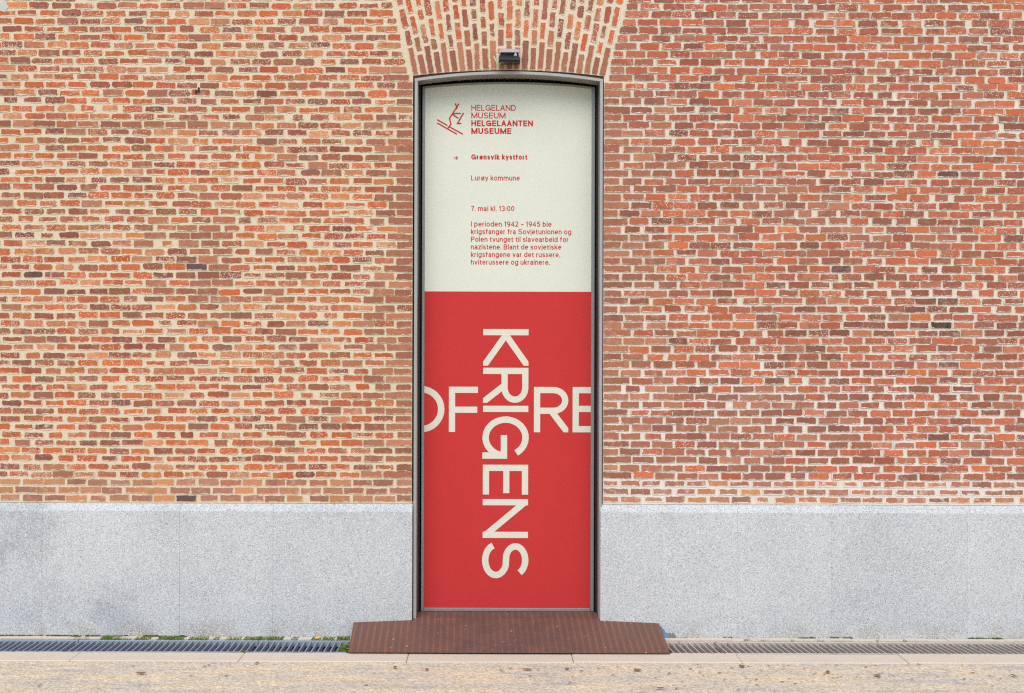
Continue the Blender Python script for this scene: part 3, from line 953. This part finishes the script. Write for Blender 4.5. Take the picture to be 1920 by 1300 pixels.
# emblem: a figure on skis made of straight strokes
zs = lambda *v: [(740 + v[i] / 7.22, 80 + v[i + 1] / 7.22) for i in range(0, len(v), 2)]
em = MB()
for si, pts in enumerate((zs(566, 1046, 706, 1126), zs(566, 1091, 834, 1242), zs(735, 1144, 914, 1242), zs(706, 1172, 754, 1104, 733, 1030, 862, 828),
                          zs(812, 826, 832, 884), zs(815, 905, 842, 880), zs(778, 963, 886, 962), zs(768, 972, 852, 1026), zs(924, 953, 842, 1097, 894, 1097))):
    for p in stroke_quads(pts, 2.35, False): em.add([U(u, v, BY - .0011 - si * .00012) for u, v in p], [(0, 1, 2, 3)])
em.build('emblem', M_INK, banner)
# large letters, each fitted to its place; bars of the word running down are turned a quarter clockwise
BW = .138
def big(chx, box, turned):
    x0, y0, x1, y1 = box
    cap_px = (x1 - x0) if turned else (y1 - y0)
    wid_px = (y1 - y0) if turned else (x1 - x0)
    Wg, strokes = GLY[chx]
    save = GLY[chx]
    GLY[chx] = (wid_px / cap_px, strokes)
    st_, W_ = glyph(chx, BW)
    GLY[chx] = save
    mb = MB()
    for si, polys in enumerate(st_):
        y = BY - .0011 - si * .00015
        for p in polys:
            q = []
            for u, v in p:
                if turned: q.append((x0 + v * cap_px, y0 + u / W_ * wid_px))
                else: q.append((x0 + u / W_ * wid_px, y1 - v * cap_px))
            q = clip(clip(q, 0, BX0 - .3, False), 0, BX1 + .3, True)
            if len(q) > 2: mb.add([U(a_, b_, y) for a_, b_ in q], [tuple(range(len(q)))])
    mb.build('letter', M_LETTER, banner)
for chx, y0, y1 in (('K', 617.2, 686), ('R', 689.8, 755.5), ('I', 761, 772.8), ('G', 781, 860.5), ('E', 871.6, 927.6), ('N', 936, 1009), ('S', 1016.5, 1084.5)):
    big(chx, (906 - (1 if chx in 'GS' else 0), y0, 991 + (1 if chx in 'GS' else 0), y1), True)
big('O', (745, 724.3, 833.7, 811.5), False)
big('F', (842, 725.5, 896.5, 810.5), False)
big('R', (1001.5, 725.5, 1066, 810.5), False)
big('E', (1074, 725.5, 1129, 810.5), False)

# ================================================================== rusted access ramp
ramp = empty('access_ramp', (ux(953, -.2), -.2, 0), 'rusty brown steel tread plate ramp sloping from the door to the kerb', 'ramp')
RYF, RYB, TH = -0.426, PY - .003, 0.006
fl, fr_ = ux(655, RYF), ux(1258, RYF)
bl, br = ux(665, RYB), ux(1237, RYB)
il, ir = ux(774.5, RYB), ux(1127, RYB)
zf, zside, zin = 0.017, uz(1168, RYB), uz(1163.5, RYB)
tpts = [(fl, RYF, zf), (il, RYF, zf), (ir, RYF, zf), (fr_, RYF, zf), (br, RYB, zside), (ir, RYB, zin), (il, RYB, zin), (bl, RYB, zside)]
tread = MB()
tv = tpts + [(x, y, z - TH) for x, y, z in tpts]
qs = [(0, 1, 6, 7), (1, 2, 5, 6), (2, 3, 4, 5)]
tread.add(tv, qs + [tuple(i + 8 for i in q[::-1]) for q in qs] + [(i, (i + 1) % 8, 8 + (i + 1) % 8, 8 + i) for i in range(8)])
tread.build('tread_plate', M_RUST, ramp)
th = MB()
t0, t1_ = U(783, 1158.5, -.02), U(1123, 1158.5, -.02)
tvs = [(il + .003, RYB + .0005, zin + .001), (ir - .003, RYB + .0005, zin + .001), (ir - .003, FY0 - .004, zin + .006), (il + .003, FY0 - .004, zin + .006)]
th.add(tvs + [(x, y, z - TH) for x, y, z in tvs], [(0, 1, 2, 3), (7, 6, 5, 4), (0, 4, 5, 1), (1, 5, 6, 2), (2, 6, 7, 3), (3, 7, 4, 0)])
th.prism_x([(FY0 - .004, zin - .02), (FY0 - .004, zin + .0062), (DY - .0005, uz(1147, DY)), (DY - .0005, zin - .02)], ux(782.6, 0), ux(1123, 0))
th.build('threshold_plate', M_RUST, ramp)
for s, xf, xb in ((1, fl, bl), (-1, fr_, br)):
    c = MB()
    vs = [(xf, RYF + .02, zf - TH), (xf, RYF + .02, .0), (xb, RYB - .001, 0), (xb, RYB - .001, zside - TH - .0005)]
    vs2 = [(x + s * .005, y, z) for x, y, z in vs]
    c.add(vs + vs2, [(0, 1, 2, 3), (7, 6, 5, 4), (0, 4, 5, 1), (1, 5, 6, 2), (2, 6, 7, 3), (3, 7, 4, 0)])
    c.build('cheek_plate', M_RUST, ramp)

# ================================================================== drain gratings
def grating(x0, x1, mat, label, lean=0.0):
    e = empty('drain_grating', ((x0 + x1) / 2, (GY_BACK + GY_FRONT) / 2, 0), label, 'grating', 'steel gratings over the drain')
    zt = -0.001
    MB().cbox(x0 + .002, x1 - .002, GY_BACK - .020, GY_BACK, zt - .035, zt + .001, .0012).build('rail', mat, e)
    MB().cbox(x0 + .002, x1 - .002, GY_FRONT, GY_FRONT + .009, zt - .035, zt + .001, .0012).build('rail', mat, e)
    n = int((x1 - x0 - .01) / .0368)
    p = (x1 - x0 - .012) / n
    ya, yb = GY_FRONT + .009, GY_BACK - .020
    mesh = None
    for i in range(n):
        x = x0 + .006 + p * (i + .5)
        h = .0032
        if mesh is None:
            b_ = MB()
            vs = []
            for z in (zt - .034, zt - .002):
                vs += [(-h, ya, z), (h, ya, z), (h + lean, yb, z), (-h + lean, yb, z)]
            b_.add(vs, [(0, 3, 2, 1), (4, 5, 6, 7), (0, 1, 5, 4), (1, 2, 6, 5), (2, 3, 7, 6), (3, 0, 4, 7)])
            o = b_.build('bar', mat)
            o.parent = e
            off = pos(e)
            for v in o.data.vertices: v.co -= Vector((0, off.y, off.z))
            mesh = o.data
        else:
            o = bpy.data.objects.new('bar', mesh)
            link(o, e)
        o.location = (x - pos(e).x, 0, 0)
    return e
gl = [-3.96, -2.98, -1.99, ux(655, -.25) - .004]
xl0 = [ux(-420, -.25), ux(-180, -.25), ux(135, -.25), ux(478, -.25), ux(657, -.25)]
for a, b, lb in ((0, 1, 'blue grey steel drain grating at the far left end, mostly past the picture edge'),
                 (1, 2, 'blue grey steel drain grating below the dark stained granite at far left'),
                 (2, 3, 'blue grey steel drain grating with grass tufts along its back edge'),
                 (3, 4, 'short blue grey steel drain grating ending at the left side of the ramp')):
    grating(xl0[a], xl0[b], M_GRATE_BLUE, lb)
xr0 = [ux(1253, -.25), ux(1352, -.25), ux(1660, -.25), ux(1965, -.25), ux(2340, -.25)]
for a, b, lb in ((0, 1, 'short brownish drain grating starting at the right side of the ramp'),
                 (1, 2, 'brownish rusting drain grating, second one right of the ramp'),
                 (2, 3, 'brownish rusting drain grating below the right end of the granite plinth'),
                 (3, 4, 'brownish drain grating past the right picture edge')):
    grating(xr0[a], xr0[b], M_GRATE_BROWN, lb, -0.03)

# ================================================================== flood light over the door
FLX, FLZ = ux(953.5, -.07), uz(104, -.07)
fle = empty('flood_light', (FLX, 0, FLZ), 'small black and grey flood light on the arch above the door', 'lamp')
def frustum(mb, c0, s0, c1, s1):
    vs = [(c0[0] + i * s0[0], c0[1] + j * s0[1], c0[2]) for i, j in ((-1, -1), (1, -1), (1, 1), (-1, 1))]
    vs += [(c1[0] + i * s1[0], c1[1] + j * s1[1], c1[2]) for i, j in ((-1, -1), (1, -1), (1, 1), (-1, 1))]
    mb.add(vs, [(0, 3, 2, 1), (4, 5, 6, 7), (0, 1, 5, 4), (1, 2, 6, 5), (2, 3, 7, 6), (3, 0, 4, 7)])
hb = MB()      # grey gear housing, its lid tipped towards the street
vs = []
for x in (-.055, .055):
    k = 1 if x > 0 else -1
    vs += [(FLX + x * .96, -.003, FLZ + .042), (FLX + x * .96, -.055, FLZ + .045), (FLX + x * 1.04, -.105, FLZ + .010), (FLX + x * 1.04, -.003, FLZ + .008)]
hb.add(vs, [(0, 1, 2, 3), (4, 7, 6, 5), (0, 4, 5, 1), (1, 5, 6, 2), (2, 6, 7, 3), (3, 7, 4, 0)])
hous = hb.build('housing', M_ALU, fle)
bd = MB()      # black body flaring out downwards
vs = []
for x0_, y0_, y1_, z_ in ((.054, -.095, -.02, FLZ + .008), (.056, -.108, -.02, FLZ - .006), (.066, -.128, -.02, FLZ - .028), (.066, -.128, -.022, FLZ - .040)):
    vs += [(FLX - x0_, y0_, z_), (FLX + x0_, y0_, z_ - .004), (FLX + x0_, y1_, z_ - .004), (FLX - x0_, y1_, z_)]
fs = [(0, 3, 2, 1), (12, 13, 14, 15)]
for r_ in range(3):
    for i in range(4):
        fs.append((r_ * 4 + i, r_ * 4 + (i + 1) % 4, r_ * 4 + 4 + (i + 1) % 4, r_ * 4 + 4 + i))
bd.add(vs, fs)
lamp = bd.build('lamp_body', M_PLASTIC, fle)
MB().box(FLX - .055, FLX + .055, -.118, -.03, FLZ - .0475, FLZ - .0445).build('lens', M_GLASS, lamp)
for i in range(7):
    x = FLX - .045 + .015 * i
    MB().box(x - .0022, x + .0022, -.119, -.1, FLZ - .004, FLZ + .0085).build('fin', M_PLASTIC, lamp)
br_ = MB().box(FLX + .0565, FLX + .0605, -.09, .004, FLZ - .004, FLZ + .036)
br_.build('bracket', M_ALU, fle)
MB().box(FLX - .0605, FLX - .0565, -.09, .004, FLZ - .004, FLZ + .036).build('bracket', M_ALU, fle)
MB().box(FLX + .028, FLX + .046, -.112, -.106, FLZ - .012, FLZ + .006).build('sticker', M_ALU, hous)
# torn strip of tape hanging from the lamp
tapeo = empty('tape_scrap', (FLX - .07, -.05, FLZ - .06), 'torn pale green tape hanging from the flood light', 'tape')
def strip(pts, ws, mat, parent, name):
    mb = MB()
    vs = []
    for (x, y, z), (wx, wz) in zip(pts, ws): vs += [(x - wx, y, z - wz), (x + wx, y, z + wz)]
    n_ = len(pts)
    vs2 = [(x, y + .0006, z) for x, y, z in vs]
    mb.add(vs + vs2, [(2 * i, 2 * i + 1, 2 * i + 3, 2 * i + 2) for i in range(n_ - 1)] + [(2 * n_ + 2 * i, 2 * n_ + 2 * i + 2, 2 * n_ + 2 * i + 3, 2 * n_ + 2 * i + 1) for i in range(n_ - 1)])
    return mb.build(name, mat, parent)
q = lambda px, py, y: tuple(U(px, py, y))
strip([q(945, 116, -.075), q(938, 117, -.08), q(932.5, 119, -.085), q(931.5, 125, -.08), q(931.5, 131, -.078)], [(.002, .008), (.003, .008), (.012, .004), (.007, 0), (.003, 0)], M_TAPE, tapeo, 'strip')
strip([q(932.5, 101, -.05), q(932, 108, -.06), q(931.5, 118, -.082)], [(.006, 0), (.006, 0), (.004, 0)], M_TAPE, tapeo, 'strip')
strip([q(924, 105, -.06), q(927, 112, -.07), q(931, 118, -.083)], [(.003, .001), (.004, .001), (.003, .001)], M_TAPE, tapeo, 'strip')

# ================================================================== small things on the ground
RP = random.Random(9)
def blades(mb, x0, x1, y0, y1, z, n, hmin, hmax):
    for _ in range(n):
        x, y = RP.uniform(x0, x1), RP.uniform(y0, y1)
        h = RP.uniform(hmin, hmax); a = RP.uniform(0, math.tau); w = RP.uniform(.0012, .0026)
        lx_, ly_ = RP.gauss(0, .5) * h, RP.gauss(0, .4) * h - h * .15
        ca, sa = math.cos(a) * w, math.sin(a) * w
        mb.add([(x - ca, y - sa, z), (x + ca, y + sa, z), (x + ca * .7 + lx_ * .4, y + sa * .7 + ly_ * .4, z + h * .6),
                (x - ca * .7 + lx_ * .4, y - sa * .7 + ly_ * .4, z + h * .6), (x + lx_, y + ly_, z + h)], [(0, 1, 2, 3), (3, 2, 4)])
gr = MB()
for a, b, h in ((192, 212, .02), (200, 229, .014), (228, 248, .008), (256, 284, .014), (298, 330, .02), (318, 346, .016), (356, 392, .014), (402, 412, .012),
                (427, 455, .013), (460, 492, .016), (484, 512, .014), (508, 532, .016), (548, 560, .01), (586, 604, .012), (606, 628, .014), (634, 657, .022), (138, 170, .004)):
    xa, xb = ux(a, -.1), ux(b, -.1)
    blades(gr, xa, xb, -.128, -.058, -.001, int((xb - xa) * 2600), h * .4, h)
for a, b in ((1396, 1412), (1428, 1440), (1485, 1492), (1535, 1546), (1645, 1652), (1696, 1702)):
    xa, xb = ux(a, -.1), ux(b, -.1)
    blades(gr, xa, xb, -.11, -.075, -.001, int((xb - xa) * 1100), .003, .008)
for a, b in ((115, 142), (432, 448), (548, 562)):
    xa, xb = ux(a, -.39), ux(b, -.39)
    blades(gr, xa, xb, -.397, -.386, -.004, int((xb - xa) * 1200), .004, .008)
tag(gr.build('grass', M_GRASS, fix=False), 'short green grass and moss growing along the drain', 'grass', None, 'stuff')
ms = MB()
for a, b in ((-40, 75), (86, 150), (160, 235), (268, 300), (330, 350), (1360, 1372), (1500, 1530), (1560, 1600), (1820, 1880)):
    x = ux(a, -.065)
    while x < ux(b, -.065):
        w = RP.uniform(.008, .03)
        ms.box(x, x + w, -.047 - RP.uniform(.002, .006), -.0395, -.002, RP.uniform(.003, .009))
        x += w * .9
tag(ms.build('moss', M_MOSS, fix=False), 'dark moss in the crack at the foot of the granite', 'moss', None, 'stuff')
for px, py, yy, n_, h, lb in ((648, 1215, -.35, 190, .04, 'leafy green weed growing against the left side of the ramp'),
                              (765, 1228, -.415, 40, .02, 'tiny weed in the kerb joint below the front of the ramp'),
                              (458, 1223, -.39, 60, .018, 'small weed in the kerb joint left of the ramp')):
    c = U(px, py, yy)
    mb = MB()
    sp = .016 if n_ > 100 else .007
    for _ in range(n_):
        x, y = c.x + RP.gauss(0, sp), yy + RP.gauss(0, sp * .8)
        z = -.004
        hh = h * RP.uniform(.4, 1)
        r_ = RP.uniform(.003, .006) * (1 if n_ > 100 else .7)
        a = RP.uniform(0, math.tau)
        u_ = Vector((math.cos(a), math.sin(a) * .6, RP.uniform(-.4, .5))) * r_
        v_ = Vector((-math.sin(a), math.cos(a) * .6, RP.uniform(.2, .9))) * r_
        o_ = Vector((x, y, z + hh))
        mb.add([o_ - u_, o_ - v_ * .6, o_ + u_, o_ + v_], [(0, 1, 2, 3)])
        mb.add([(x - .0006, y, z), (x + .0006, y, z), tuple(o_)], [(0, 1, 2)])
    w_ = mb.build('weed', M_GRASS, fix=False)
    w_.name = 'weed'
    tag(w_, lb, 'weed', 'weeds by the drain')

def leaf(px, py, wpx, hpx, mat, label, group):
    s = CAMZ * PXM / (py - VY)
    y = D * (s - 1)
    c = U(px, py, y); c.z = 0.001
    w = wpx / PXM * s / 2; d_ = max(.006, hpx / PXM * 1.6)
    a = RP.uniform(-.5, .5)
    mb = MB()
    n_ = 6
    top = []
    for i in range(n_ + 1):
        t = -1 + 2 * i / n_
        ww = d_ * (1 - t * t) ** .6 * RP.uniform(.7, 1.2)
        zz = .001 + .002 * t * t + RP.uniform(0, .002)
        x, y_ = t * w, 0
        for sg in (-1, 1):
            xx, yy = x, sg * ww
            top.append((c.x + xx * math.cos(a) - yy * math.sin(a), c.y + xx * math.sin(a) * .6 + yy * math.cos(a), c.z + zz + (.002 if sg > 0 else 0)))
    mb.add(top, [(2 * i, 2 * i + 1, 2 * i + 3, 2 * i + 2) for i in range(n_)])
    o_ = mb.build('dry_leaf', mat, fix=False)
    return tag(o_, label, 'leaf', group)
for px, py, w, h, lb in (
        (484, 1244, 6, 3.5, 'dry brown leaf scrap beside the kerb joint left of the ramp'),
        (266, 1263, 20, 2.5, 'long thin brown leaf scrap alone on the pavement at far left'),
        (743, 1252, 8, 3, 'dry brown leaf scrap below the left wing of the ramp'),
        (802, 1256, 7, 3, 'small brown leaf scrap below the left edge of the banner'),
        (990, 1256, 22, 2, 'long narrow brown leaf scrap on pavement below the middle of the ramp'),
        (1065, 1255, 8, 3, 'small brown leaf scrap by the kerb joint below the right door jamb'),
        (1197, 1257, 15, 3.5, 'wide brown leaf scrap below the right wing of the ramp'),
        (1240, 1291, 14, 2, 'greenish brown leaf scrap near the bottom picture edge, right of centre'),
        (1393, 1250, 10, 5, 'large dry brown leaf scrap just right of the kerb joint past the ramp'),
        (1554, 1261, 7, 4.5, 'brown leaf scrap below the left joint of the right granite plinth'),
        (1647, 1268, 9, 5, 'large curled brown leaf scrap at the right, below the grating seam'),
        (1902, 1268, 6, 5, 'brown leaf scrap closest to the right picture edge')):
    leaf(px, py - (px - 960) * .003, w, h, M_LEAF, lb, 'dry leaf scraps on the pavement')
lit = MB()
for _ in range(150):
    y = KERB_FRONT - .02 - abs(RP.gauss(0, .28))
    x = RP.gauss(1.5, .9) if RP.random() < .6 else RP.uniform(-3.4, 3.4)
    r_ = RP.uniform(.003, .009); a = RP.gauss(0, .5)
    u_ = Vector((math.cos(a), math.sin(a), 0)) * r_ * RP.uniform(1, 2.2); v_ = Vector((-math.sin(a), math.cos(a), .15)) * r_ * .7
    c = Vector((x, y, RP.uniform(.0005, .003)))
    lit.add([c - u_, c - v_, c + u_, c + v_], [(0, 1, 2, 3)])
tag(lit.build('leaf_litter', M_LEAF, fix=False), 'tiny crumbs of dry leaves scattered on the pavement', 'leaf litter', None, 'stuff')
yl = MB()
c = U(599, 1195, -.09)
for i in range(7):
    a = i * .9; r_ = RP.uniform(.012, .022)
    o_ = Vector((c.x + RP.uniform(-.012, .012), -.085 + RP.uniform(-.01, .004), .006 + RP.uniform(0, .006)))
    u_ = Vector((math.cos(a), .3 * math.sin(a), .2)) * r_; v_ = Vector((-math.sin(a) * .5, .3, .8)) * r_ * .45
    yl.add([o_ - u_, o_ - v_, o_ + u_, o_ + v_], [(0, 1, 2, 3)])
tag(yl.build('fallen_leaf', M_YLEAF, fix=False), 'crumpled yellow leaf lying against the granite left of the ramp', 'leaf')

# blue sprayed corner and grey cement dab to the right of the ramp
def dab(pts, y, mat, name, label, cat):
    mb = MB()
    vs = [U(p, v, y) for p, v in pts]
    n_ = len(vs)
    vs2 = [v + Vector((0, .004, 0)) for v in vs]
    mb.add(vs + vs2, [tuple(range(n_))] + [(i, (i + 1) % n_, n_ + (i + 1) % n_, n_ + i) for i in range(n_)])
    return tag(mb.build(name, mat), label, cat)
dab([(1240, 1172), (1243, 1176), (1247, 1180), (1250, 1185), (1255, 1187), (1257, 1192), (1256, 1198), (1250, 1200), (1246, 1196), (1242, 1186)], PY - .0018, M_BLUE,
    'paint_mark', 'blue sprayed paint mark on granite beside the ramp', 'paint mark')
dab([(1254, 1188), (1258, 1186), (1261, 1188), (1264, 1185), (1268, 1190), (1270, 1196), (1273, 1200), (1262, 1201), (1255, 1200), (1256, 1194)], PY - .0026, M_CEMENT,
    'cement_dab', 'grey cement dab on granite beside the blue paint', 'cement')
